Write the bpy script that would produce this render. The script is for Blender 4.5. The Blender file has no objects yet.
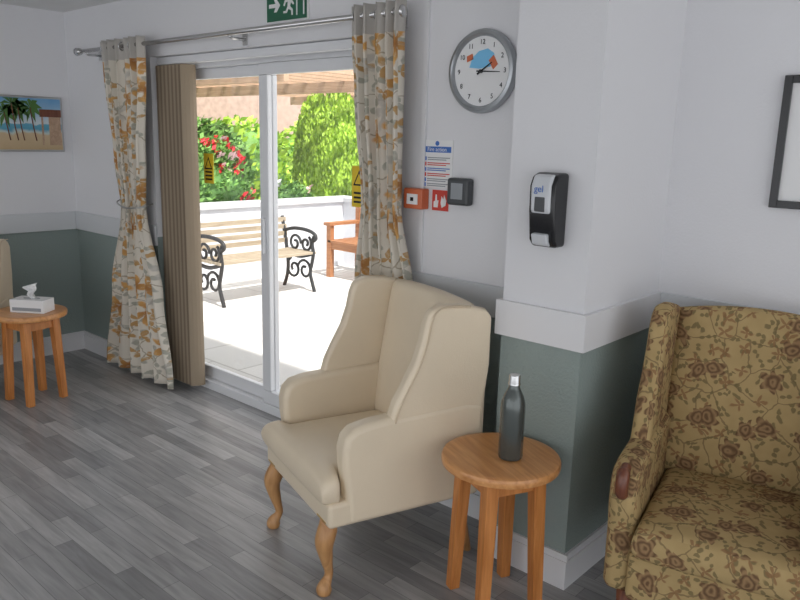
import bpy, math, random, bmesh
from mathutils import Matrix, Vector
random.seed(4)
S=bpy.context.scene
C=S.collection
pi=math.pi
# ---------------------------------------------------------------- materials
def new(name):
    m=bpy.data.materials.new(name); m.use_nodes=True
    return m,m.node_tree,m.node_tree.nodes["Principled BSDF"]
def col(c): return (c[0],c[1],c[2],1)
def mat(name,c,rough=.5,metal=0,var=0,vscale=8,bump=0,bscale=60,spec=.5):
    m,nt,b=new(name); b.inputs["Base Color"].default_value=col(c)
    b.inputs["Roughness"].default_value=rough; b.inputs["Metallic"].default_value=metal
    b.inputs["Specular IOR Level"].default_value=spec
    tc=nt.nodes.new("ShaderNodeTexCoord")
    if var:
        n=nt.nodes.new("ShaderNodeTexNoise"); n.inputs["Scale"].default_value=vscale; n.inputs["Detail"].default_value=4
        nt.links.new(tc.outputs["Object"],n.inputs["Vector"])
        r=nt.nodes.new("ShaderNodeValToRGB")
        r.color_ramp.elements[0].position=.3; r.color_ramp.elements[1].position=.7
        r.color_ramp.elements[0].color=col([x*(1-var) for x in c]); r.color_ramp.elements[1].color=col([min(1,x*(1+var)) for x in c])
        nt.links.new(n.outputs["Fac"],r.inputs["Fac"]); nt.links.new(r.outputs["Color"],b.inputs["Base Color"])
    if bump:
        n=nt.nodes.new("ShaderNodeTexNoise"); n.inputs["Scale"].default_value=bscale; n.inputs["Detail"].default_value=3
        nt.links.new(tc.outputs["Object"],n.inputs["Vector"])
        bp=nt.nodes.new("ShaderNodeBump"); bp.inputs["Strength"].default_value=bump; bp.inputs["Distance"].default_value=.01
        nt.links.new(n.outputs["Fac"],bp.inputs["Height"]); nt.links.new(bp.outputs["Normal"],b.inputs["Normal"])
    return m
def math_node(nt,op,a,b=None,c=None):
    n=nt.nodes.new("ShaderNodeMath"); n.operation=op
    for i,v in enumerate((a,b,c)):
        if v is None: continue
        if isinstance(v,(int,float)): n.inputs[i].default_value=v
        else: nt.links.new(v,n.inputs[i])
    return n.outputs[0]
def mix(nt,fac,a,b):
    n=nt.nodes.new("ShaderNodeMix"); n.data_type='RGBA'
    for i,v in ((0,fac),(6,a),(7,b)):
        if isinstance(v,(tuple,list)): n.inputs[i].default_value=col(v)
        elif isinstance(v,(int,float)): n.inputs[i].default_value=v
        else: nt.links.new(v,n.inputs[i])
    return n.outputs[2]
def wallmat():
    m,nt,b=new("painted_wall_two_tone")
    g=nt.nodes.new("ShaderNodeNewGeometry"); s=nt.nodes.new("ShaderNodeSeparateXYZ"); nt.links.new(g.outputs["Position"],s.inputs[0])
    up=math_node(nt,'GREATER_THAN',s.outputs["Z"],.96)
    c=mix(nt,up,(.29,.35,.33),(.765,.765,.785))
    nt.links.new(c,b.inputs["Base Color"]); b.inputs["Roughness"].default_value=.6
    n=nt.nodes.new("ShaderNodeTexNoise"); n.inputs["Scale"].default_value=110; n.inputs["Detail"].default_value=3
    nt.links.new(g.outputs["Position"],n.inputs["Vector"])
    bp=nt.nodes.new("ShaderNodeBump"); bp.inputs["Distance"].default_value=.006
    st=math_node(nt,'MULTIPLY_ADD',up,-.45,.6); nt.links.new(st,bp.inputs["Strength"])
    nt.links.new(n.outputs["Fac"],bp.inputs["Height"]); nt.links.new(bp.outputs["Normal"],b.inputs["Normal"])
    return m
def floormat():
    m,nt,b=new("grey_wood_laminate")
    g=nt.nodes.new("ShaderNodeNewGeometry")
    br=nt.nodes.new("ShaderNodeTexBrick"); nt.links.new(g.outputs["Position"],br.inputs["Vector"])
    br.inputs["Scale"].default_value=1; br.inputs["Brick Width"].default_value=.55; br.inputs["Row Height"].default_value=.072
    br.inputs["Mortar Size"].default_value=.0012; br.inputs["Mortar Smooth"].default_value=.3; br.inputs["Bias"].default_value=0
    br.offset=.37; br.offset_frequency=2
    br.inputs["Color1"].default_value=(.235,.235,.238,1); br.inputs["Color2"].default_value=(.44,.435,.432,1); br.inputs["Mortar"].default_value=(.16,.16,.16,1)
    mp=nt.nodes.new("ShaderNodeMapping"); mp.inputs["Scale"].default_value=(2.4,26,1); nt.links.new(g.outputs["Position"],mp.inputs["Vector"])
    n=nt.nodes.new("ShaderNodeTexNoise"); n.inputs["Scale"].default_value=1.6; n.inputs["Detail"].default_value=6; n.inputs["Distortion"].default_value=.6
    nt.links.new(mp.outputs[0],n.inputs["Vector"])
    r=nt.nodes.new("ShaderNodeValToRGB"); r.color_ramp.elements[0].position=.32; r.color_ramp.elements[1].position=.66
    r.color_ramp.elements[0].color=(.78,.78,.78,1); r.color_ramp.elements[1].color=(1.13,1.13,1.13,1)
    nt.links.new(n.outputs["Fac"],r.inputs["Fac"])
    mm=nt.nodes.new("ShaderNodeMix"); mm.data_type='RGBA'; mm.blend_type='MULTIPLY'; mm.inputs[0].default_value=1
    nt.links.new(br.outputs["Color"],mm.inputs[6]); nt.links.new(r.outputs["Color"],mm.inputs[7])
    nt.links.new(mm.outputs[2],b.inputs["Base Color"]); b.inputs["Roughness"].default_value=.34
    bp=nt.nodes.new("ShaderNodeBump"); bp.inputs["Strength"].default_value=.15; bp.inputs["Distance"].default_value=.004
    nt.links.new(n.outputs["Fac"],bp.inputs["Height"]); nt.links.new(bp.outputs["Normal"],b.inputs["Normal"])
    return m
def woodmat(name,c1,c2,rough=.35,axis=2,sc=30):
    m,nt,b=new(name); tc=nt.nodes.new("ShaderNodeTexCoord"); mp=nt.nodes.new("ShaderNodeMapping")
    s=[sc,sc,sc]; s[axis]=sc*.08; mp.inputs["Scale"].default_value=s; nt.links.new(tc.outputs["Object"],mp.inputs[0])
    n=nt.nodes.new("ShaderNodeTexNoise"); n.inputs["Scale"].default_value=1.5; n.inputs["Detail"].default_value=5; n.inputs["Distortion"].default_value=.8
    nt.links.new(mp.outputs[0],n.inputs["Vector"]); r=nt.nodes.new("ShaderNodeValToRGB")
    r.color_ramp.elements[0].position=.3; r.color_ramp.elements[1].position=.7
    r.color_ramp.elements[0].color=col(c1); r.color_ramp.elements[1].color=col(c2)
    nt.links.new(n.outputs["Fac"],r.inputs["Fac"]); nt.links.new(r.outputs["Color"],b.inputs["Base Color"]); b.inputs["Roughness"].default_value=rough
    return m
def flower(nt,uv,scale,petals,R,off=0,inner=.6,soft=.05):
    mp=nt.nodes.new("ShaderNodeMapping"); mp.inputs["Scale"].default_value=(scale,scale,scale); mp.inputs["Location"].default_value=(off,off*.7,0)
    nt.links.new(uv,mp.inputs[0])
    v=nt.nodes.new("ShaderNodeTexVoronoi"); v.voronoi_dimensions='2D'; v.inputs["Scale"].default_value=1; v.inputs["Randomness"].default_value=.8
    nt.links.new(mp.outputs[0],v.inputs["Vector"])
    d=nt.nodes.new("ShaderNodeVectorMath"); d.operation='SUBTRACT'; nt.links.new(mp.outputs[0],d.inputs[0]); nt.links.new(v.outputs["Position"],d.inputs[1])
    s=nt.nodes.new("ShaderNodeSeparateXYZ"); nt.links.new(d.outputs[0],s.inputs[0])
    cs=nt.nodes.new("ShaderNodeSeparateColor"); nt.links.new(v.outputs["Color"],cs.inputs[0])
    ang=math_node(nt,'ARCTAN2',s.outputs["Y"],s.outputs["X"])
    ang=math_node(nt,'MULTIPLY_ADD',cs.outputs[0],6.28,ang)
    cosv=math_node(nt,'COSINE',math_node(nt,'MULTIPLY',ang,petals))
    pr=math_node(nt,'MULTIPLY_ADD',cosv,R*(1-inner)/1,R*inner)
    mask=math_node(nt,'DIVIDE',math_node(nt,'SUBTRACT',pr,v.outputs["Distance"]),soft)
    mask=math_node(nt,'MAXIMUM',math_node(nt,'MINIMUM',mask,1),0)
    return mask,cs.outputs,v.outputs["Distance"]
def curtainmat():
    m,nt,b=new("floral_curtain_fabric"); tc=nt.nodes.new("ShaderNodeTexCoord"); uv=tc.outputs["UV"]
    n=nt.nodes.new("ShaderNodeTexNoise"); n.inputs["Scale"].default_value=13; n.inputs["Detail"].default_value=3; nt.links.new(uv,n.inputs["Vector"])
    vm=nt.nodes.new("ShaderNodeVectorMath"); vm.operation='MULTIPLY_ADD'; nt.links.new(n.outputs["Color"],vm.inputs[0]); vm.inputs[1].default_value=(.06,.06,0); nt.links.new(uv,vm.inputs[2])
    uv2=vm.outputs[0]
    n3=nt.nodes.new("ShaderNodeTexNoise"); n3.inputs["Scale"].default_value=38; n3.inputs["Detail"].default_value=4; nt.links.new(uv,n3.inputs["Vector"])
    wash=math_node(nt,'MINIMUM',math_node(nt,'MAXIMUM',math_node(nt,'MULTIPLY_ADD',n3.outputs["Fac"],3.2,-.6),.5),1)
    base=(.71,.66,.57)
    v=nt.nodes.new("ShaderNodeTexVoronoi"); v.feature='DISTANCE_TO_EDGE'; v.voronoi_dimensions='2D'; v.inputs["Scale"].default_value=5.5; nt.links.new(uv2,v.inputs["Vector"])
    st=math_node(nt,'LESS_THAN',v.outputs["Distance"],.015)
    c=mix(nt,math_node(nt,'MULTIPLY',st,.7),base,(.32,.26,.17))
    def lay(c,l,cc,th,amt,color):
        g=math_node(nt,'MULTIPLY',math_node(nt,'GREATER_THAN',cc[1],th),amt)
        return mix(nt,math_node(nt,'MULTIPLY',math_node(nt,'MULTIPLY',l,g),wash),c,color)
    l,cc,_=flower(nt,uv2,12,2,.5,3.1,.5,.08); c=lay(c,l,cc,.25,.85,(.35,.345,.28))
    l,cc,_=flower(nt,uv2,10,3,.5,7.7,.5,.08); c=lay(c,l,cc,.5,.95,(.50,.29,.10))
    l,cc,_=flower(nt,uv2,5.2,6,.46,5.2,.75,.12); c=lay(c,l,cc,.75,.7,(.46,.44,.40))
    l,cc,dist=flower(nt,uv2,5.2,5,.47,0,.68,.08)
    fc=mix(nt,math_node(nt,'MULTIPLY',dist,2.3),(.33,.13,.03),(.72,.41,.13)); c=lay(c,l,cc,.45,1.1,fc)
    s=nt.nodes.new("ShaderNodeSeparateXYZ"); nt.links.new(uv,s.inputs[0])
    top=math_node(nt,'GREATER_THAN',s.outputs["Y"],2.03)
    c=mix(nt,top,c,(.48,.455,.42))
    nt.links.new(c,b.inputs["Base Color"]); b.inputs["Roughness"].default_value=.75; b.inputs["Sheen Weight"].default_value=.1
    return m
def chairfloral():
    m,nt,b=new("floral_tapestry_upholstery"); tc=nt.nodes.new("ShaderNodeTexCoord"); uv=tc.outputs["UV"]
    n=nt.nodes.new("ShaderNodeTexNoise"); n.inputs["Scale"].default_value=12; n.inputs["Detail"].default_value=3; nt.links.new(uv,n.inputs["Vector"])
    vm=nt.nodes.new("ShaderNodeVectorMath"); vm.operation='MULTIPLY_ADD'; nt.links.new(n.outputs["Color"],vm.inputs[0]); vm.inputs[1].default_value=(.06,.06,0); nt.links.new(uv,vm.inputs[2])
    uv2=vm.outputs[0]
    n2=nt.nodes.new("ShaderNodeTexNoise"); n2.inputs["Scale"].default_value=16; nt.links.new(uv,n2.inputs["Vector"])
    c=mix(nt,n2.outputs["Fac"],(.37,.26,.115),(.50,.365,.175))
    v=nt.nodes.new("ShaderNodeTexVoronoi"); v.feature='DISTANCE_TO_EDGE'; v.voronoi_dimensions='2D'; v.inputs["Scale"].default_value=9; nt.links.new(uv2,v.inputs["Vector"])
    st=math_node(nt,'LESS_THAN',v.outputs["Distance"],.022)
    c=mix(nt,math_node(nt,'MULTIPLY',st,.65),c,(.16,.11,.055))
    l,cc,_=flower(nt,uv2,26,2,.5,3.1,.5,.1); c=mix(nt,math_node(nt,'MULTIPLY',l,math_node(nt,'MULTIPLY',math_node(nt,'GREATER_THAN',cc[1],.3),.8)),c,(.17,.13,.06))
    l,cc,_=flower(nt,uv2,17,4,.44,9.3,.6,.1); c=mix(nt,math_node(nt,'MULTIPLY',l,math_node(nt,'MULTIPLY',math_node(nt,'GREATER_THAN',cc[1],.5),.8)),c,(.25,.13,.06))
    l,cc,dist=flower(nt,uv2,11,6,.47,0,.82)
    ring=math_node(nt,'SINE',math_node(nt,'MULTIPLY_ADD',n2.outputs["Fac"],9,math_node(nt,'MULTIPLY',dist,34)))
    fc=mix(nt,math_node(nt,'MULTIPLY_ADD',ring,.5,.5),(.13,.07,.038),(.31,.19,.095))
    c=mix(nt,math_node(nt,'MULTIPLY',l,math_node(nt,'MULTIPLY',math_node(nt,'GREATER_THAN',cc[1],.4),.92)),c,fc)
    nt.links.new(c,b.inputs["Base Color"]); b.inputs["Roughness"].default_value=.85; b.inputs["Specular IOR Level"].default_value=.2
    return m
M={}
M['wall']=wallmat(); M['floor']=floormat(); M['curtain']=curtainmat(); M['floral']=chairfloral()
M['white']=mat("white_gloss_paint",(.77,.77,.785),.35)
M['upvc']=mat("white_upvc",(.8,.81,.83),.3)
M['ceil']=mat("ceiling_paint",(.8,.8,.8),.8,bump=.1)
M['trim']=mat("dado_paint",(.65,.67,.69),.4)
M['cream']=mat("cream_leatherette",(.80,.68,.51),.38,var=.03,vscale=5,bump=.12,bscale=220)
M['piping']=mat("cream_piping",(.66,.53,.37),.45)
M['oak']=woodmat("orange_oak",(.46,.16,.035),(.66,.27,.08),.35)
M['oaktop']=woodmat("orange_oak_top",(.52,.22,.07),(.72,.36,.14),.28,0)
M['legwood']=woodmat("light_oak_leg",(.42,.2,.07),(.6,.33,.14),.35)
M['darkwood']=woodmat("mahogany_wood",(.12,.035,.02),(.22,.08,.04),.3)
M['steel']=mat("brushed_steel",(.6,.6,.6),.25,1)
M['brass']=mat("brass_nail",(.6,.4,.15),.3,1)
M['black']=mat("black_plastic",(.012,.012,.014),.25)
M['dgrey']=mat("dark_grey_plastic",(.06,.065,.07),.4)
M['mgrey']=mat("mid_grey_plastic",(.3,.32,.34),.4)
M['lgrey']=mat("light_grey_plastic",(.62,.64,.67),.3)
M['red']=mat("red_plastic",(.6,.05,.03),.35); M['orange']=mat("orange_red_plastic",(.62,.15,.06),.35)
M['blue']=mat("sign_blue",(.05,.16,.5),.4); M['lblue']=mat("light_blue_print",(.20,.55,.85),.5)
M['paper']=mat("white_paper",(.82,.82,.82),.5); M['yellow']=mat("sign_yellow",(.85,.6,.03),.4)
M['green']=mat("exit_sign_green",(.01,.12,.06),.35)
M['blind']=mat("taupe_blind_fabric",(.34,.27,.19),.8); M['blind_shadow']=mat("taupe_blind_fabric_painted_shadow",(.23,.175,.12),.8)  # second is the same fabric darkened: shadow painted on every other slat
M['silver']=mat("silver_frame",(.5,.5,.5),.35,1)
M['clockrim']=mat("clock_silver",(.42,.44,.46),.35,.8)
M['iron']=mat("black_cast_iron",(.02,.02,.022),.5)
M['benchslat']=woodmat("weathered_slat",(.30,.24,.17),(.45,.38,.28),.7,1)
M['teak']=woodmat("teak_bench",(.30,.12,.05),(.45,.21,.09),.6,0)
M['render']=mat("white_garden_render",(.7,.72,.76),.8,var=.05)
M['coping']=mat("wall_coping",(.55,.56,.58),.8)
M['leaf']=mat("leaf_green",(.16,.33,.07),.6,var=.3,vscale=2)
M['leafb']=mat("leaf_bright_green",(.36,.56,.05),.6,var=.3,vscale=2)
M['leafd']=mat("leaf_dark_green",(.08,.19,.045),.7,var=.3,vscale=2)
M['petal']=mat("red_petals",(.65,.02,.03),.6); M['petalp']=mat("pink_petals",(.75,.5,.5),.6)
M['pergola']=woodmat("pergola_timber",(.40,.26,.17),(.55,.38,.26),.7,0)
M['fence']=mat("brick_backdrop",(.5,.36,.3),.9,var=.15)
def pavemat():
    m,nt,b=new("pale_paving"); g=nt.nodes.new("ShaderNodeNewGeometry"); br=nt.nodes.new("ShaderNodeTexBrick")
    nt.links.new(g.outputs["Position"],br.inputs["Vector"]); br.inputs["Scale"].default_value=1; br.inputs["Brick Width"].default_value=.6; br.inputs["Row Height"].default_value=.6
    br.inputs["Mortar Size"].default_value=.008; br.inputs["Color1"].default_value=(.64,.62,.59,1); br.inputs["Color2"].default_value=(.56,.54,.51,1); br.inputs["Mortar"].default_value=(.40,.38,.35,1)
    nt.links.new(br.outputs["Color"],b.inputs["Base Color"]); b.inputs["Roughness"].default_value=.85; return m
M['pave']=pavemat()
def glassmat():
    m,nt,b=new("window_glass"); nt.nodes.remove(b); o=nt.nodes["Material Output"]
    t=nt.nodes.new("ShaderNodeBsdfTransparent"); gl=nt.nodes.new("ShaderNodeBsdfGlossy"); gl.inputs["Roughness"].default_value=.02
    mx=nt.nodes.new("ShaderNodeMixShader"); mx.inputs[0].default_value=.07
    nt.links.new(t.outputs[0],mx.inputs[1]); nt.links.new(gl.outputs[0],mx.inputs[2]); nt.links.new(mx.outputs[0],o.inputs[0]); return m
M['glass']=glassmat()
def bottlemat():
    m,nt,b=new("smoked_bottle"); b.inputs["Base Color"].default_value=(.10,.115,.11,1); b.inputs["Roughness"].default_value=.22
    b.inputs["Metallic"].default_value=.45; b.inputs["Coat Weight"].default_value=.5; return m
M['bottle']=bottlemat()
# ---------------------------------------------------------------- mesh helpers
def empty(name,loc=(0,0,0),rz=0,sc=1):
    e=bpy.data.objects.new(name,None); C.objects.link(e); e.location=loc; e.rotation_euler=(0,0,rz); e.scale=(sc,)*3; e.empty_display_size=.1; return e
def boxuv(me):
    uvl=me.uv_layers.new(name="UVMap")
    for p in me.polygons:
        n=p.normal; ax=max(range(3),key=lambda i:abs(n[i]))
        for li in p.loop_indices:
            c=me.vertices[me.loops[li].vertex_index].co
            uvl.data[li].uv=((c.y+.37,c.z) if ax==0 else (c.x,c.z) if ax==1 else (c.x,c.y+.53))
def obj(name,verts,faces,mt,par=None,smooth=False,bevel=0,seg=2,uv=True,mats=None,fm=None):
    me=bpy.data.meshes.new(name); me.from_pydata([tuple(v) for v in verts],[],faces)
    bm=bmesh.new(); bm.from_mesh(me); bmesh.ops.recalc_face_normals(bm,faces=bm.faces); bm.to_mesh(me); bm.free()
    me.update()
    for k in (mats or [mt]): me.materials.append(M[k])
    if fm:
        for p,i in zip(me.polygons,fm): p.material_index=i
    if uv: boxuv(me)
    o=bpy.data.objects.new(name,me); C.objects.link(o)
    if par: o.parent=par
    if bevel:
        b=o.modifiers.new("b",'BEVEL'); b.width=bevel; b.segments=seg; b.limit_method='ANGLE'; b.angle_limit=.6; b.harden_normals=True; smooth=True
    if smooth:
        for p in me.polygons: p.use_smooth=True
    return o
def bx(lo,hi):
    x0,y0,z0=lo;x1,y1,z1=hi
    return [(x0,y0,z0),(x1,y0,z0),(x1,y1,z0),(x0,y1,z0),(x0,y0,z1),(x1,y0,z1),(x1,y1,z1),(x0,y1,z1)],[(0,3,2,1),(4,5,6,7),(0,1,5,4),(1,2,6,5),(2,3,7,6),(3,0,4,7)]
def boxes(name,lst,mt,par=None,bevel=0,seg=2):
    V=[];F=[]
    for lo,hi in lst:
        v,f=bx(lo,hi); k=len(V); V+=v; F+=[tuple(i+k for i in q) for q in f]
    return obj(name,V,F,mt,par,bevel=bevel,seg=seg)
def box(name,lo,hi,mt,par=None,bevel=0,seg=2): return boxes(name,[(lo,hi)],mt,par,bevel,seg)
def prism(name,poly,a0,a1,mt,par=None,axis='x',bevel=0,seg=3,warp=None):
    n=len(poly); V=[]
    for a in (a0,a1):
        for p,q in poly:
            v=(a,p,q) if axis=='x' else (p,a,q) if axis=='y' else (p,q,a)
            V.append(warp(v) if warp else v)
    F=[tuple(range(n)),tuple(range(2*n-1,n-1,-1))]+[(i,(i+1)%n,n+(i+1)%n,n+i) for i in range(n)]
    return obj(name,V,F,mt,par,bevel=bevel,seg=seg)
def tube(name,pts,rad,mt,par=None,n=12,closed=False):
    pts=[Vector(p) for p in pts]
    if not isinstance(rad,(list,tuple)): rad=[rad]*len(pts)
    V=[];F=[];N=len(pts); up=Vector((.13,.21,.97)).normalized(); prev=None
    for i,p in enumerate(pts):
        if closed: t=pts[(i+1)%N]-pts[i-1]
        else: t=pts[min(i+1,N-1)]-pts[max(i-1,0)]
        t.normalize()
        if prev is None:
            a=t.cross(up); 
            if a.length<.2: a=t.cross(Vector((1,0,0)))
        else: a=prev-t*prev.dot(t)
        a.normalize(); prev=a; b=t.cross(a)
        for j in range(n):
            th=2*pi*j/n; V.append(p+(a*math.cos(th)+b*math.sin(th))*rad[i])
    for i in range(N if closed else N-1):
        i2=(i+1)%N
        for j in range(n): F.append((i*n+j,i*n+(j+1)%n,i2*n+(j+1)%n,i2*n+j))
    if not closed: F.append(tuple(range(n))[::-1]); F.append(tuple((N-1)*n+j for j in range(n)))
    return obj(name,V,F,mt,par,smooth=True)
def smoothpts(P,k=6):
    P=[Vector(p) for p in P]; out=[]
    for i in range(len(P)-1):
        p0=P[max(i-1,0)];p1=P[i];p2=P[i+1];p3=P[min(i+2,len(P)-1)]
        for j in range(k):
            t=j/k; out.append(.5*((2*p1)+(p2-p0)*t+(2*p0-5*p1+4*p2-p3)*t*t+(3*p1-p0-3*p2+p3)*t**3))
    out.append(P[-1]); return out
def lathe(name,prof,mt,par=None,n=40,loc=(0,0,0),axis='z',mats=None,mi=None):
    V=[];F=[];fm=[]
    for r,z in prof:
        for j in range(n):
            a=2*pi*j/n; v=(r*math.cos(a),r*math.sin(a),z)
            if axis=='y': v=(v[0],-v[2],v[1])
            V.append((v[0]+loc[0],v[1]+loc[1],v[2]+loc[2]))
    for i in range(len(prof)-1):
        for j in range(n):
            F.append((i*n+j,i*n+(j+1)%n,(i+1)*n+(j+1)%n,(i+1)*n+j)); fm.append(mi[i] if mi else 0)
    F.append(tuple(range(n))[::-1]); fm.append(mi[0] if mi else 0); F.append(tuple((len(prof)-1)*n+j for j in range(n))); fm.append(mi[-1] if mi else 0)
    o=obj(name,V,F,mt,par,mats=mats,fm=fm if mats else None)
    for p in o.data.polygons: p.use_smooth=len(p.vertices)==4
    o.data.set_sharp_from_angle(angle=.7)
    return o
def pillow(name,fn,mt,par=None,N=22,p=6,q=2.6):
    V=[];F=[]
    ts=[math.sin(pi/2*(-1+2*i/N)) for i in range(N+1)]
    for side in (1,-1):
        for u in ts:
            for v in ts:
                h=max(0,(1-abs(u)**p)*(1-abs(v)**p))**(1/q)
                V.append(fn(u,v,side*h))
    K=(N+1)**2
    for s in (0,1):
        for i in range(N):
            for j in range(N):
                a=s*K+i*(N+1)+j; F.append((a,a+1,a+N+2,a+N+1) if s==0 else (a,a+N+1,a+N+2,a+1))
    me=bpy.data.meshes.new(name); me.from_pydata(V,[],F)
    bm=bmesh.new(); bm.from_mesh(me); bmesh.ops.remove_doubles(bm,verts=bm.verts,dist=1e-5); bmesh.ops.recalc_face_normals(bm,faces=bm.faces); bm.to_mesh(me); bm.free()
    me.materials.append(M[mt]); boxuv(me)
    for f in me.polygons: f.use_smooth=True
    o=bpy.data.objects.new(name,me); C.objects.link(o)
    if par: o.parent=par
    return o
def text(name,s,size,mt,par,loc,rx=pi/2,rz=0,align='CENTER'):
    cu=bpy.data.curves.new(name,'FONT'); cu.body=s; cu.size=size; cu.align_x=align; cu.align_y='CENTER'; cu.extrude=.0004
    o=bpy.data.objects.new(name,cu); C.objects.link(o); o.parent=par; o.location=loc; o.rotation_euler=(rx,0,rz); cu.materials.append(M[mt]); return o
# ---------------------------------------------------------------- room shell
XL=-5.36; YW=2.45; YR=2.86; CF=2.25; XA=-4.25; XB=-2.35; C0=-1.495; C1=-1.165; H=2.4
boxes("floor",[((XL,-4,-.1),(3.2,2.60,0)),((C1,2.60,-.1),(3.2,YR,0))],'floor')
box("ceiling",(XL-.12,-4,H),(3.2,3.0,H+.12),'ceil')
box("wall_left",(XL-.12,-4,-.1),(XL,2.68,H),'wall')
box("wall_back_a",(XL,YW,-.1),(XA,2.68,H),'wall')
box("wall_back_b",(XB,YW,-.1),(C0,2.68,H),'wall')
box("wall_lintel",(XA,YW,2.05),(XB,2.68,H),'wall')
box("wall_column",(C0,CF,-.1),(C1,YR,H),'wall')
box("wall_right",(C0,YR,-.1),(3.2,2.98,H),'wall')
T0,T1=.905,1.035
tk=.018
box("trim_1",(XL,YW-tk,T0),(XA,YW,T1),'trim',bevel=.004)
box("trim_2",(XL,-4,T0),(XL+tk,YW-tk,T1),'trim',bevel=.004)
box("trim_3",(XB+.0,YW-tk,T0),(C0-tk,YW,T1),'trim',bevel=.004)
boxes("trim_4",[((C0-tk,CF-tk,T0),(C1+tk,CF,T1)),((C0-tk,CF,T0),(C0,YW,T1)),((C1,CF,T0),(C1+tk,YR,T1))],'white')
box("trim_5",(C1+tk,YR-tk,T0),(3.2,YR,T1),'trim',bevel=.004)
BH=.135; bk=.016
def base(name,L): boxes(name,L+[],'white')
def bb(lo,hi,grow):
    (x0,y0),(x1,y1)=lo,hi
    a=((x0,y0,0),(x1,y1,BH-.025)); g=grow
    b=((x0+(.006 if g=='-x' else 0),y0+(.006 if g=='-y' else 0),BH-.025),(x1-(.006 if g=='+x' else 0),y1,BH)); return [a,b]
base("baseboard_back_a",bb((XL+bk,YW-bk),(XA,YW),'-y'))
base("baseboard_left",bb((XL,-4),(XL+bk,YW),'+x'))
base("baseboard_back_b",bb((XB,YW-bk),(C0-bk,YW),'-y'))
base("baseboard_column",bb((C0-bk,CF-bk),(C1+bk,CF),'-y')+bb((C1,CF),(C1+bk,YR-bk),'+x')+bb((C0-bk,CF),(C0,YW),'-x'))
base("baseboard_right",bb((C1,YR-bk),(3.2,YR),'-y'))
box("trim_6",(-2.075,YW-.012,1.04),(-2.055,YW,H-.002),'white')
# ---------------------------------------------------------------- sliding patio door
d=empty("door_1")
y0,y1=2.58,2.66
boxes("frame",[((XA,y0,1.985),(XB,y1,2.05)),((XA,y0,-.02),(XB,y1,.055)),((XA,y0,.055),(XA+.06,y1,1.985)),((XB-.06,y0,.055),(XB,y1,1.985))],'upvc',d,bevel=.004)
def leaf(nm,a,b,ya,yb):
    boxes(nm,[((a,ya,1.925),(b,yb,1.985)),((a,ya,.055),(b,yb,.135)),((a,ya,.135),(a+.075,yb,1.925)),((b-.075,ya,.135),(b,yb,1.925))],'upvc',d,bevel=.006)
    box(nm+"_glass",(a+.07,(ya+yb)/2-.003,.13),(b-.07,(ya+yb)/2+.003,1.93),'glass',d)
leaf("sash_left",XA+.06,-3.30,2.622,2.655); leaf("sash_right",-3.375,XB-.06,2.585,2.618)
box("handle",(-3.345,2.565,.95),(-3.325,2.585,1.15),'upvc',d,bevel=.004)
box("cill",(XA-.02,2.66,-.03),(XB+.02,2.74,0.0),'upvc',d)
for nm,x,z0_,z1_,yy in (("warning_sticker",-3.94,1.31,1.49,2.634),("warning_sticker",-2.60,1.27,1.47,2.596)):
    e=empty(nm,(x,yy,0))
    box("card",(-.05,-.002,z0_),(.05,0,z1_),'yellow',e)
    zt=z1_-.02
    prism("triangle",[(-.04,zt-.075),(.04,zt-.075),(0,zt)],-.003,-.002,'black',e,axis='y')
    prism("triangle_fill",[(-.027,zt-.067),(.027,zt-.067),(0,zt-.015)],-.004,-.003,'yellow',e,axis='y')
    boxes("lines",[((-.035,-.003,z0_+.02+k*.022),(.035,-.002,z0_+.03+k*.022)) for k in range(3)],'black',e)
# vertical blind stack
b=empty("vertical_blind")
box("headrail",(XA+.005,2.49,2.005),(XB-.005,2.54,2.048),'upvc',b,bevel=.004)
for i in range(14):
    x=-4.215+i*.0205; a=math.radians(70+random.uniform(-4,4)); hw=.044
    dx=math.cos(a)*hw; dy=math.sin(a)*hw; bow=.012
    V=[]
    for zz in (.035,2.0):
        V+=[(x-dx,2.515-dy,zz),(x-dx*.5+bow*.75,2.515-dy*.5,zz),(x+bow,2.515,zz),(x+dx*.5+bow*.75,2.515+dy*.5,zz),(x+dx,2.515+dy,zz)]
    F=[(k,k+1,k+6,k+5) for k in range(4)]
    o=obj("slat_%d"%(i+1),V,F,'blind' if i%2 else 'blind_shadow',b); sm=o.modifiers.new("s",'SOLIDIFY'); sm.thickness=.0015
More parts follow.
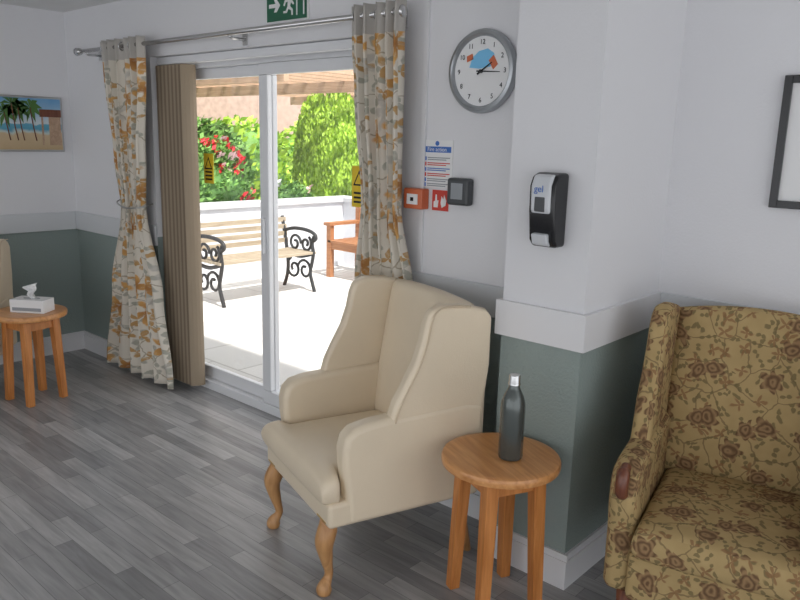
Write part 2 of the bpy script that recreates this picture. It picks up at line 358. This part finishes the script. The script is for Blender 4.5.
# ---------------------------------------------------------------- curtain pole + curtains
ry,rz=2.345,2.108
cp=empty("curtain_pole")
tube("rod",[(-4.92,ry,rz),(-2.16,ry,rz)],.0125,'steel',cp,16)
for x,s in ((-4.92,-1),(-2.16,1)):
    tube("finial",[(x,ry,rz),(x+s*.006,ry,rz),(x+s*.012,ry,rz),(x+s*.05,ry,rz),(x+s*.056,ry,rz)],[.014,.02,.022,.026,.018],'steel',cp,20)
for x in (-4.86,-3.3,-2.2):
    tube("bracket",[(x,ry,rz-.012),(x,ry+.02,rz-.022),(x,YW-.004,rz-.022)],.007,'steel',cp); box("bracket_plate",(x-.02,YW-.006,rz-.05),(x+.02,YW,rz+.01),'steel',cp,bevel=.002)
def curtain(name,prof,yc,nf,amp0,seed):
    NX=nf*14; NZ=60; V=[];F=[];UV=[]
    prof=sorted(prof); 
    def ev(z):
        for k in range(len(prof)-1):
            if prof[k][0]<=z<=prof[k+1][0]:
                t=(z-prof[k][0])/(prof[k+1][0]-prof[k][0]); t=t*t*(3-2*t)
                return [prof[k][i]*(1-t)+prof[k+1][i]*t for i in range(1,5)]
    za,zb=prof[0][0],prof[-1][0]; W=nf*.155
    for j in range(NZ+1):
        z=za+(zb-za)*j/NZ; x0,x1,am,yy=ev(z)
        for i in range(NX+1):
            s=i/NX; a=2*pi*nf*s+ .5*math.sin(z*2.1+s*5+seed)*(1-z/zb)
            y=yy+am*math.sin(a)+am*.25*math.sin(2.3*a+z*1.5+seed)
            x=x0+(x1-x0)*s+ .006*math.sin(a*2)
            V.append((x,y,z)); UV.append((s*W+seed,z-0))
    for j in range(NZ):
        for i in range(NX):
            k=j*(NX+1)+i; F.append((k,k+1,k+NX+2,k+NX+1))
    e=empty(name)
    me=bpy.data.meshes.new("drape"); me.from_pydata(V,[],F); uvl=me.uv_layers.new(name="UVMap")
    for l in me.loops: uvl.data[l.index].uv=(UV[l.vertex_index][0],UV[l.vertex_index][1]+.0)
    for p in me.polygons: p.use_smooth=True
    me.materials.append(M['curtain']); o=bpy.data.objects.new("drape",me); C.objects.link(o); o.parent=e
    sm=o.modifiers.new("s",'SOLIDIFY'); sm.thickness=.003
    return e
c1=curtain("curtain",[(.03,-4.90,-4.0,.032,2.375),(.6,-4.74,-4.12,.034,2.375),(1.14,-4.53,-4.26,.034,2.37),(1.45,-4.58,-4.21,.036,2.36),(2.0,-4.63,-4.13,.036,2.35),(2.15,-4.64,-4.12,.036,2.345)],2.35,6,.036,1)
tube("tieback",smoothpts([(-4.56,2.42,1.19),(-4.54,2.34,1.165),(-4.4,2.318,1.14),(-4.26,2.34,1.15),(-4.24,2.42,1.17)]),.005,'silver',c1)
c2=curtain("curtain",[(.03,-2.52,-2.20,.020,2.40),(.6,-2.47,-2.17,.024,2.395),(.95,-2.40,-2.05,.030,2.38),(1.33,-2.34,-2.11,.034,2.36),(1.8,-2.38,-2.105,.036,2.35),(2.0,-2.4,-2.11,.036,2.35),(2.15,-2.4,-2.1,.036,2.345)],2.35,5,.036,2)
for e,x0,x1 in ((c1,-4.6,-4.16),(c2,-2.38,-2.13)):
    for k in range(5):
        x=x0+(x1-x0)*k/4
        tube("eyelet",[(x+.0,ry+.024*math.cos(t),rz+.024*math.sin(t)) for t in [2*pi*q/16 for q in range(16)]],.004,'steel',e,8,True)
# ---------------------------------------------------------------- wall things
ex=empty("exit_sign",(-2.955,YW,2.225))
box("board",(-.155,-.012,-.078),(.155,0,.078),'paper',ex); box("panel",(-.149,-.014,-.072),(.149,-.012,.072),'green',ex)
yy=(-.0155,-.014)
def pl(nm,poly,mt,par,a=-.0155,b_=-.014): return prism(nm,poly,a,b_,mt,par,axis='y')
boxes("doorway",[((.075,yy[0],-.055),(.083,yy[1],.055)),((.125,yy[0],-.055),(.133,yy[1],.055)),((.075,yy[0],.048),(.133,yy[1],.056))],'paper',ex)
mv=lambda L,dx:[(p+dx,q) for p,q in L]
lathe("man_head",[(.012,0),(.012,.0015)],'paper',ex,20,(.04,-.014,.04),'y')
pl("man_body",mv([(.0,.022),(.03,.026),(.04,.016),(.055,-.001),(.047,-.006),(.03,.007),(.025,-.011),(.045,-.026),(.045,-.052),(.035,-.052),(.033,-.031),(.012,-.022),(.0,-.04),(-.025,-.04),(-.025,-.03),(-.007,-.03),(.006,-.01),(.008,.012),(-.008,.008),(-.016,-.008),(-.025,-.004),(-.014,.018)],.005),'paper',ex)
pl("arrow",[(-.13,-.009),(-.08,-.009),(-.092,-.03),(-.072,-.03),(-.045,0),(-.072,.03),(-.092,.03),(-.08,.009),(-.13,.009)],'paper',ex)
# clock
ck=empty("wall_clock",(-1.772,YW,1.868))
R=.158
lathe("case",[(R-.004,0),(R,.008),(R,.022),(R-.006,.034),(R-.018,.038),(R-.026,.030),(R-.028,.02)],'clockrim',ck,64,axis='y')
lathe("face",[(R-.027,.018),(R-.027,.021)],'paper',ck,64,axis='y')
for h_ in range(12):
    a=pi/2-h_*pi/6; text("numeral_%d"%(h_ or 12),str(h_ or 12),.026,'black',ck,(math.cos(a)*.109,-.0225,math.sin(a)*.109))
k_=1.3
def pc(nm,poly,mt,k=1): return prism(nm,[(x*k_,z*k_+.0) for x,z in poly],-.0222-.0006*k,-.021,mt,ck,axis='y')
pc("bird_body",[(-.045,.012),(-.035,.04),(-.012,.058),(.02,.064),(.042,.05),(.048,.028),(.03,.012),(-.01,.008)],'lblue')
pc("bird_wing",[(-.055,.028),(-.03,.036),(-.036,.052),(-.056,.045)],'orange')
pc("bird_tail",[(.025,.03),(.042,.045),(.058,.018),(.042,.004)],'orange',1.5)
def hand(nm,ang,L,w):
    c,s=math.cos(ang),math.sin(ang); P=[(-.02,-w),(L,-w*.4),(L,w*.4),(-.02,w)]
    prism(nm,[(p*c-q*s,p*s+q*c) for p,q in P],-.028,-.0262,'black',ck,axis='y')
hand("hour_hand",math.radians(32),.06,.004); hand("minute_hand",math.radians(-3),.09,.003)
lathe("hub",[(.007,.02),(.007,.031)],'black',ck,20,axis='y')
# fire notice
fn=empty("fire_action_notice",(-1.993,YW,1.505))
box("sheet",(-.082,-.004,-.098),(.082,0,.098),'paper',fn)
box("header",(-.074,-.0055,.048),(.074,-.004,.072),'blue',fn); text("title","Fire action",.024,'paper',fn,(0,-.0058,.06))
lathe("round_symbol",[(.010,.004),(.010,.0055)],'blue',fn,20,(0,0,.085),'y')
rows=[('blue',.022),('red',-.0),('blue',-.022),('red',-.044),('blue',-.066),('blue',-.086)]
for k,(c_,z) in enumerate(rows):
    box("icon_%d"%k,(-.074,-.0055,z-.008),(-.056,-.004,z+.008),c_,fn); boxes("text_line_%d"%k,[((-.05,-.005,z+.002),(.07,-.004,z+.006)),((-.05,-.005,z-.006),(.05,-.004,z-.002))],c_ if k in (1,2,3) else 'mgrey',fn)
fc=empty("fire_alarm_call_point",(-2.083,YW,1.355))
box("housing",(-.052,-.05,-.042),(.052,0,.045),'orange',fc,bevel=.006); box("window",(-.03,-.053,-.022),(.03,-.05,.022),'paper',fc); box("button",(-.008,-.055,-.008),(.008,-.053,.008),'black',fc)
fs=empty("fire_alarm_sign",(-1.968,YW,1.355)); box("plate",(-.043,-.004,-.043),(.043,0,.043),'red',fs)
pl("flame",[(.01,-.03),(.03,-.02),(.034,.0),(.022,.025),(.018,.005),(.008,.018),(.004,-.01)],'paper',fs,-.0055,-.004)
pl("hand_symbol",[(-.034,-.03),(-.012,-.03),(-.008,0),(-.016,.0),(-.018,.024),(-.024,.024),(-.026,-.002),(-.034,-.006)],'paper',fs,-.0055,-.004)
gb=empty("door_release_box",(-1.85,YW,1.40)); box("case",(-.055,-.045,-.055),(.055,0,.055),'dgrey',gb,bevel=.012,seg=3); box("front_plate",(-.03,-.048,-.03),(.03,-.045,.035),'mgrey',gb,bevel=.003)
# sanitiser dispenser on column
sd=empty("hand_sanitiser_dispenser",(-1.305,CF,1.378))
prism("back_shell",[(0,-.122),(-.06,-.122),(-.078,-.1),(-.092,0),(-.094,.085),(-.078,.118),(-.05,.128),(0,.128)],-.05,.05,'black',sd,bevel=.012)
prism("front_cover",[(-.06,-.01),(-.094,-.005),(-.101,.0),(-.104,.085),(-.088,.120),(-.06,.124)],-.037,.037,'lgrey',sd,bevel=.01)
text("label_text","gel",.032,'blue',sd,(-.004,-.1055,.075))
box("window",(-.02,-.1045,-.0),(.02,-.09,.05),'dgrey',sd,bevel=.004); prism("nozzle",[(-.05,-.12),(-.088,-.112),(-.1,-.075),(-.06,-.07)],-.03,.03,'lgrey',sd,bevel=.006)
# picture on left wall (beach)
pa=empty("beach_picture",(XL,1.995,1.642))
w2,h2=.39,.185
box("frame",(0,-w2,-h2),(.022,w2,h2),'silver',pa,bevel=.003)
def beachmat():
    m,nt,b=new("beach_print"); tc=nt.nodes.new("ShaderNodeTexCoord"); s=nt.nodes.new("ShaderNodeSeparateXYZ"); nt.links.new(tc.outputs["Object"],s.inputs[0])
    n=nt.nodes.new("ShaderNodeTexNoise"); n.inputs["Scale"].default_value=14; n.inputs["Detail"].default_value=5; nt.links.new(tc.outputs["Object"],n.inputs["Vector"])
    z=math_node(nt,'MULTIPLY_ADD',n.outputs["Fac"],.07,s.outputs["Z"])
    r=nt.nodes.new("ShaderNodeValToRGB"); nt.links.new(math_node(nt,'MULTIPLY_ADD',z,2.6,.42),r.inputs["Fac"]); cr=r.color_ramp
    cr.elements[0].color=(.50,.36,.2,1); cr.elements[1].color=(.12,.33,.6,1); cr.elements[1].position=1
    for p,c in ((.33,(.62,.48,.3,1)),(.36,(.55,.65,.62,1)),(.42,(.1,.35,.5,1)),(.5,(.12,.4,.55,1)),(.52,(.65,.72,.75,1)),(.75,(.3,.5,.68,1))):
        e=cr.elements.new(p); e.color=c
    nt.links.new(r.outputs["Color"],b.inputs["Base Color"]); b.inputs["Roughness"].default_value=.4; return m
M['beach']=beachmat()
box("print",(.022,-w2+.014,-h2+.014),(.024,w2-.014,h2-.014),'beach',pa)
for k,(yc,zc) in enumerate(((.0,.07),(.09,.10),(-.16,.05),(.17,.11),(.05,.13))):
    tube("palm_trunk_%d"%k,[(.026,yc+.03,-.11),(.026,yc+.015,-.02),(.026,yc,zc)],.004,'darkwood',pa,6)
    Vv=[];Ff=[]
    for q in range(9):
        a=q*2*pi/9+.2; L=.085; kx=len(Vv); c,s=math.cos(a),math.sin(a); top=.168
        Vv+=[(.0275,yc,zc),(.0275,yc+c*L*.5-s*.014,min(top,zc+s*L*.5+c*.014+.008)),(.0275,yc+c*L,min(top,zc+s*L-.02)),(.0275,yc+c*L*.5+s*.014,min(top,zc+s*L*.5-c*.014))]; Ff.append((kx,kx+1,kx+2,kx+3))
    obj("palm_leaves_%d"%k,Vv,Ff,'leafd',pa)
boxes("beach_hut",[((.0245,.29,-.14),(.027,.37,.1)),((.0245,.24,-.14),(.027,.252,.07))],'pergola',pa)
boxes("hut_roof",[((.0245,.23,.05),(.028,.376,.10))],'darkwood',pa)
# framed picture right wall
pr=empty("framed_picture",(-.565,YR,1.625))
fw_,fh=.225,.225
boxes("frame",[((-fw_,-.025,-fh),(-fw_+.026,0,fh)),((fw_-.026,-.025,-fh),(fw_,0,fh)),((-fw_+.026,-.025,fh-.026),(fw_-.026,0,fh)),((-fw_+.026,-.025,-fh),(fw_-.026,0,-fh+.026))],'black',pr,bevel=.002)
box("mount",(-fw_+.024,-.012,-fh+.024),(fw_-.024,-.002,fh-.024),'paper',pr); box("photo_print",(-.12,-.014,-.13),(.12,-.012,.13),'mgrey',pr)
# ---------------------------------------------------------------- wingback chairs
def wingback(name,loc,rz,fab,pipe,legm,hw=.325,D=.62,floral=False,sc=1,dz=0):
    e=empty(name,(loc[0],loc[1],0),rz,sc)
    at=.088 if floral else .08; zb=.275 if not floral else .20
    ao=0 if floral else .065
    box("seat_base",(-hw+.006,.012 if not floral else .035,zb),(hw-.006,D-.03,.37),fab,e,bevel=.018,seg=3)
    iw=hw-at
    yf=-.035 if floral else -.012
    def seat(u,v,h):
        y=(yf+(D-.15))/2+v*((D-.15)-yf)/2; zc=.405
        wx=iw-.002
        if not floral: wx=(hw-.012) if y<ao+.0 else iw-.002
        x=u*wx
        return (x,y,zc+h*(.062 if h>0 else .055)+(.012*(1-u*u)*(1-v*v) if h>0 else 0))
    pillow("seat_cushion",seat,fab,e,30,14,3)
    if floral:
        box("front_rail",(-iw-.01,-.0,zb),(iw+.01,.06,.36),fab,e,bevel=.018,seg=3)
    ztop=.645
    for s in (-1,1):
        x0,x1=s*(hw-at),s*hw
        prof=[(.02+ao,zb),(.015+ao,.40),(.0+ao,.50),(-.002+ao,.56),(.010+ao,.605),(.04+ao,.632),(.10+ao,ztop),(.25,ztop+.005),(D-.1,ztop+.015),(D-.02,ztop),(D-.02,zb)]
        prism("arm_"+("left" if s<0 else "right"),prof,min(x0,x1),max(x0,x1),fab,e,bevel=.034 if floral else .026,seg=5)
        wp=[(D-.03,.55),(.24,.58),(.245,.635),(.265,.70),(.30,.77),(.34,.85),(.365,.93),(.378,1.0),(.395,1.045),(.44,1.066),(.54,1.06),(D-.03,1.035),(D+.0,1.0),(D-.0,.8)]
        if floral: wp=[(D-.03,.55),(.22,.58),(.225,.635),(.255,.70),(.30,.77),(.345,.85),(.375,.93),(.392,1.0),(.415,1.045),(.46,1.066),(.54,1.06),(D-.04,1.035),(D+.0,.99),(D-.0,.8)]
        wp=[(y,z-dz*max(0,(z-.7)/.36)) for y,z in wp]
        def warp(v,s=s):
            fwd=max(0,(D-.1)-v[1]); return (v[0]+s*fwd*.02*(1 if v[2]>.7 else 0),v[1],v[2])
        wx0,wx1=s*(hw-(.07 if floral else .055)),s*(hw-.005)
        prism("wing_"+("left" if s<0 else "right"),wp,min(wx0,wx1),max(wx0,wx1),fab,e,bevel=.026 if floral else .017,seg=5,warp=warp)
        P=smoothpts([(s*(hw-.004),y+.012,z) for y,z in wp[2:11]],4)
        if not floral: tube("piping_"+("left" if s<0 else "right"),[(p.x+s*.004,p.y+.006,p.z-.006) for p in P],.0035,pipe,e,6)
        else:
            tube("arm_knuckle_"+("left" if s<0 else "right"),smoothpts([(s*(hw-at/2),.03,.63),(s*(hw-at/2),-.004,.618),(s*(hw-at/2),-.014,.58),(s*(hw-at/2),-.004,.555),(s*(hw-at/2),.02,.55)]),[.016]*5+[.020]*15+[.018]*5,legm,e,12)
    bw=hw-(.06 if floral else .048)
    def back(u,v,h):
        x=u*bw; zt=1.06-dz-(.03 if floral else .012)*u*u; z=.43+(zt-.43)*(v+1)/2
        y=D-.135+(z-.43)*.11-(.0)-h*(.05 if h>0 else .04)-.012*math.cos((z-.55)*5)*(1 if h>0 else 0)
        return (x,y,z)
    pillow("back_cushion",back,fab,e,24,10 if floral else 16,3)
    box("outer_back",(-hw+.02,D-.08,zb),(hw-.02,D,1.0-dz),fab,e,bevel=.02,seg=3)
    for s in (-1,1):
        x=s*(hw-.075-(0 if floral else .0))
        if floral:
            tube("front_leg",[(x,.05,.21),(x,.045,.1),(x,.04,0.001)],[.03,.024,.018],legm,e,12)
        else:
            tube("front_leg",smoothpts([(x,.05,.30),(x+s*.012,.032,.25),(x+s*.018,.018,.20),(x+s*.012,.03,.13),(x+s*.004,.042,.07),(x+s*.012,.022,.03),(x+s*.014,.018,.0)],5),
              ([.034]*5+[.036]*4+[.035,.033,.031,.028,.026,.024,.022,.02,.018,.0165,.016,.0155,.016,.017,.02,.023,.026,.028,.028,.027,.025,.022])[:31],legm,e,16)
        tube("back_leg",[(x,D-.06,zb+.02),(x,D-.045,.12),(x,D-.015,.001)],[.024,.02,.015],legm,e,12)
        if not floral:
            for k in range(9):
                lathe("nail_%d"%k,[(.005,0),(.004,.002),(.001,.003)],'brass',e,8,(s*(hw-.075-.03+.0085*k),.013,zb+.018),'y')
    return e
def wb(v): return math.atan2(v[0],-v[1])
wingback("wingback_armchair",(-2.018,1.675),wb((-.32,-.947)),'cream','piping','legwood',hw=.325,D=.665,dz=.03)
wingback("wingback_armchair",(-4.70,1.265),wb((.785,-.62)),'cream','piping','legwood',sc=.88)
wingback("floral_wingback_armchair",(-.60,2.10),wb((.215,-.977)),'floral','floral','darkwood',hw=.33,D=.69,floral=True)
# ---------------------------------------------------------------- stools
def stool(name,loc,ang,r=.205,h=.55):
    e=empty(name,(loc[0],loc[1],0),ang)
    lathe("top",[(r-.012,h-.034),(r-.002,h-.03),(r,h-.022),(r,h-.01),(r-.003,h-.003),(r-.01,h),(r-.03,h)],'oaktop',e,64)
    for k in range(4):
        a=pi/4+k*pi/2; c,s=math.cos(a),math.sin(a)
        def q(rad,z,w):
            return [(c*rad+dx*w,s*rad+dy*w,z) for dx,dy in ((-1,-1),(1,-1),(1,1),(-1,1))]
        V=q(.128,h-.034,.024)+q(.152,0,.0195)
        F=[(0,1,2,3),(7,6,5,4)]+[(i,(i+1)%4,4+(i+1)%4,4+i) for i in range(4)]
        obj("leg_%d"%(k+1),V,F,'oak',e,bevel=.004)
    a_=.095
    boxes("apron",[((-a_,-a_-.009,h-.10),(a_,-a_+.009,h-.034)),((-a_,a_-.009,h-.10),(a_,a_+.009,h-.034)),((-a_-.009,-a_,h-.10),(-a_+.009,a_,h-.034)),((a_-.009,-a_,h-.10),(a_+.009,a_,h-.034))],'oak',e)
    return e
stool("round_side_table",(-1.315,2.02),math.radians(20-45))
stool("round_side_table",(-4.50,1.735),math.radians(10))
bo=empty("water_bottle",(-1.278,2.02,.551))
lathe("body",[(.034,0),(.040,.003),(.042,.01),(.042,.175),(.040,.20),(.033,.223),(.024,.242),(.019,.253),(.018,.262)],'bottle',bo,40)
lathe("cap",[(.0185,.260),(.021,.261),(.021,.267),(.0195,.269),(.0195,.292),(.0175,.296),(.006,.297)],'steel',bo,32)
tb=empty("tissue_box",(-4.47,1.74,.5505),math.radians(35)); box("carton",(-.105,-.058,0),(.105,.058,.078),'paper',tb,bevel=.003)
boxes("carton_print",[((-.09,-.0588,.012),(.09,-.058,.032))],'mgrey',tb)
pillow("tissue",lambda u,v,h:(u*(.022+.018*v)+.01*math.sin(v*6),h*.012+.014*math.sin(u*5+v*3),.115+v*.045+.012*u*v),'paper',tb,14,4,2)
tube("slot",[(.05*math.cos(t),.018*math.sin(t),.0785) for t in [2*pi*k/20 for k in range(20)]],.002,'mgrey',tb,6,True)
# ---------------------------------------------------------------- outdoors
box("patio_ground",(-16,2.68,-.2),(6,16,-.03),'pave')
boxes("garden_wall",[((-7.25,2.68,-.03),(-7.0,6.95,.80)),((-7.0,6.7,-.03),(2,6.95,.80))],'render')
boxes("garden_wall_coping",[((-7.28,2.68,.80),(-6.97,6.98,.85)),((-6.97,6.67,.80),(2,6.98,.85))],'coping')
def foliage(name,blobs,n,size,flowers=None,seed=1,core='leafd',lm='leaf',fd=60,upright=0,zp=1):
    rnd=random.Random(seed); V=[];F=[];fm=[]
    mats=[lm,core]+(flowers or [])
    def quad(p,sz,mi):
        a=Vector((rnd.gauss(0,1),rnd.gauss(0,1),rnd.gauss(0,1)*(1-upright))).normalized(); b_=a.orthogonal().normalized(); c_=a.cross(b_)
        if upright: b_=Vector((rnd.gauss(0,.3),rnd.gauss(0,.3),1)).normalized(); c_=b_.cross(a).normalized()
        k=len(V); V.extend([p+b_*sz,p+c_*sz*.5,p-b_*sz,p-c_*sz*.5]); F.append((k,k+1,k+2,k+3)); fm.append(mi)
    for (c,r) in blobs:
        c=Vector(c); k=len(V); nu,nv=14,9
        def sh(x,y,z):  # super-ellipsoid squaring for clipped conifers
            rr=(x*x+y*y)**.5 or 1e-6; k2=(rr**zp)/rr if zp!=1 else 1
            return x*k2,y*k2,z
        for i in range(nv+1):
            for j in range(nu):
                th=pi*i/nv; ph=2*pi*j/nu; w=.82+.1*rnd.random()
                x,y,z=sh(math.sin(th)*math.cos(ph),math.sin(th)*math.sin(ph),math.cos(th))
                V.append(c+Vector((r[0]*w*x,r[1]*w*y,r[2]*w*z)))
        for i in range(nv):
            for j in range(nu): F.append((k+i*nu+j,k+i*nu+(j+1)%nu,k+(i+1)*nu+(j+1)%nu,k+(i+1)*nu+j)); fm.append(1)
        for _ in range(n):
            dd=Vector((rnd.gauss(0,1),rnd.gauss(0,1),rnd.gauss(0,1))).normalized(); w=rnd.uniform(.86,1.07)
            x,y,z=sh(*dd)
            quad(c+Vector((x*r[0],y*r[1],z*r[2]))*w,size*rnd.uniform(.7,1.4),0)
        if flowers:
            for _ in range(n//fd):
                dd=Vector((rnd.gauss(0,1),rnd.gauss(0,1),rnd.gauss(0,1))).normalized(); p=c+Vector((dd.x*r[0],dd.y*r[1],dd.z*r[2]))*1.08; mi=2+rnd.randrange(len(flowers))
                for _ in range(7): quad(p+Vector([rnd.uniform(-.04,.04) for _ in range(3)]),.045,mi)
    me=bpy.data.meshes.new(name); me.from_pydata([tuple(v) for v in V],[],F)
    for k in mats: me.materials.append(M[k])
    me.polygons.foreach_set("material_index",fm); o=bpy.data.objects.new(name,me); C.objects.link(o); return o
foliage("rose_bush",[((-7.85,5.25,.75),(.40,.55,.72)),((-7.9,5.35,1.2),(.28,.30,.35))],2400,.036,['petal','petal','petal','petalp'],2,fd=45)
foliage("conifer_hedge",[((-8.4,7.75,.95),(.52,.52,1.27))],14000,.036,None,3,'leafb','leafb',upright=.8,zp=.55)
foliage("flowering_shrub",[((-7.75,6.45,.45),(.36,.42,.55)),((-7.75,4.1,.5),(.36,.5,.5))],1800,.036,['petalp','paper'],5,fd=90)
foliage("low_shrub",[((-6.6,7.5,.55),(.6,.4,.5)),((-5.2,7.6,.6),(.9,.4,.6))],1800,.045,['petalp'],7,'leafd','leaf',fd=120)
foliage("garden_tree",[((-9.7,4.7,1.4),(.8,.9,1.2)),((-9.9,6.5,.9),(.6,.8,.9)),((-9.8,3.2,1.2),(.8,.8,1.2))],3500,.055,None,6,'leafd','leaf')
foliage("back_hedge",[((-12.4,y,.9),(.7,1.3,1.0)) for y in (3,5,7,9,11)],1500,.09,None,8,'leaf','leafb')
pg=empty("pergola")
boxes("posts",[((-10.9,9.4,-.03),(-10.8,9.5,2.2)),((-6.9,9.4,-.03),(-6.8,9.5,2.2)),((-10.9,5.4,-.03),(-10.8,5.5,2.2)),((-8.72,5.42,-.03),(-8.64,5.5,2.2))],'pergola',pg)
boxes("beams",[((-11.3,5.4,2.2),(-6.6,5.47,2.34)),((-11.3,7.05,2.2),(-6.6,7.12,2.34)),((-11.3,9.4,2.2),(-6.6,9.47,2.34))],'pergola',pg)
boxes("rafters",[((-11.2+k*.38,4.9,2.34),(-11.15+k*.38,9.9,2.44)) for k in range(13)],'pergola',pg)
box("neighbour_brick_wall",(-14.3,0,-.03),(-14,16,2.6),'fence')
be=empty("cast_iron_bench",(-5.95,4.08,-.03))
def scroll(c,r0,turns,yy,sg=1,st=0):
    return [(c[0]+(r0*(1-.75*t))*math.cos(st+sg*turns*2*pi*t),yy,c[1]+(r0*(1-.75*t))*math.sin(st+sg*turns*2*pi*t)) for t in [k/24 for k in range(25)]]
for k,yy_ in enumerate((0,1.16)):
    P=lambda L:smoothpts([(x,yy_,z) for x,z in L])
    tube("end_%d_back_leg"%k,P([(-.47,0),(-.42,.12),(-.40,.25),(-.42,.42),(-.46,.6),(-.50,.78)]),.02,'iron',be,8)
    tube("end_%d_front_leg"%k,P([(.04,0),(.0,.1),(-.03,.2),(.0,.32),(.02,.42),(.0,.52),(.03,.6)]),.02,'iron',be,8)
    tube("end_%d_arm"%k,P([(-.47,.62),(-.3,.66),(-.1,.66),(.03,.63),(.06,.58),(.02,.55)]),.02,'iron',be,8)
    tube("end_%d_rail"%k,P([(-.42,.38),(-.2,.36),(.01,.41)]),.02,'iron',be,8)
    for j,(c_,r_,sg) in enumerate((((-.28,.50),.10,1),((-.10,.51),.09,-1),((-.30,.22),.12,1),((-.12,.22),.12,-1))):
        tube("end_%d_scroll_%d"%(k,j),scroll(c_,r_,1.3,yy_,sg,j),.015,'iron',be,6)
boxes("seat_slats",[((-.40+j*.075,-.03,.41),(-.345+j*.075,1.19,.435)) for j in range(6)],'benchslat',be)
boxes("back_slats",[((-.455-j*.012,-.03,.49+j*.075),(-.435-j*.012,1.19,.54+j*.075)) for j in range(4)],'benchslat',be)
wbn=empty("wooden_garden_bench",(-6.48,5.95,-.03),math.radians(0))
L=1.3
boxes("legs",[((-.02,0,0),(.05,.06,.62)),((L-.05,0,0),(L+.02,.06,.62)),((-.02,.48,0),(.05,.54,.92)),((L-.05,.48,0),(L+.02,.54,.92))],'teak',wbn)
boxes("arms",[((-.04,-.03,.62),(.07,.5,.655)),((L-.07,-.03,.62),(L+.04,.5,.655))],'teak',wbn)
boxes("seat",[((0,.0+j*.085,.42),(L,.065+j*.085,.445)) for j in range(6)]+[((0,.01,.34),(L,.04,.42)),((0,.5,.34),(L,.53,.42))],'teak',wbn)
boxes("back",[((0,.5,.86),(L,.53,.93)),((0,.5,.50),(L,.53,.55))]+[((.06+j*.1,.505,.55),(.11+j*.1,.525,.86)) for j in range(12)],'teak',wbn)
# ---------------------------------------------------------------- lights
w=bpy.data.worlds.new("sky_world"); S.world=w; w.use_nodes=True; bg=w.node_tree.nodes["Background"]
bg.inputs[0].default_value=(.94,.96,1,1); bg.inputs[1].default_value=1.65
sl=bpy.data.lights.new("sun",'SUN'); sl.energy=7.0; sl.angle=.03; sl.color=(1,.96,.9); so=bpy.data.objects.new("sun",sl); C.objects.link(so)
so.rotation_euler=Vector((.5,-.12,.85)).to_track_quat('Z','Y').to_euler()
# ---------------------------------------------------------------- camera
f=740.0; p=math.radians(12.2); r=math.radians(1.5); a=math.radians(48.3)
h=Vector((-math.cos(a),math.sin(a),0)); Rv=Vector((h.y,-h.x,0)); Z=Vector((0,0,1))
fwv=h*math.cos(p)-Z*math.sin(p); up=h*math.sin(p)+Z*math.cos(p)
ir=Rv*math.cos(r)+up*math.sin(r); iu=-Rv*math.sin(r)+up*math.cos(r)
cam=bpy.data.cameras.new("camera"); co=bpy.data.objects.new("camera",cam); C.objects.link(co)
Mx=Matrix((ir,iu,-fwv)).transposed().to_4x4(); Mx.translation=Vector((0,0,1.6)); co.matrix_world=Mx
cam.sensor_width=36; cam.lens=36*f/800; cam.clip_start=.05
S.camera=co
S.view_settings.view_transform='Standard'
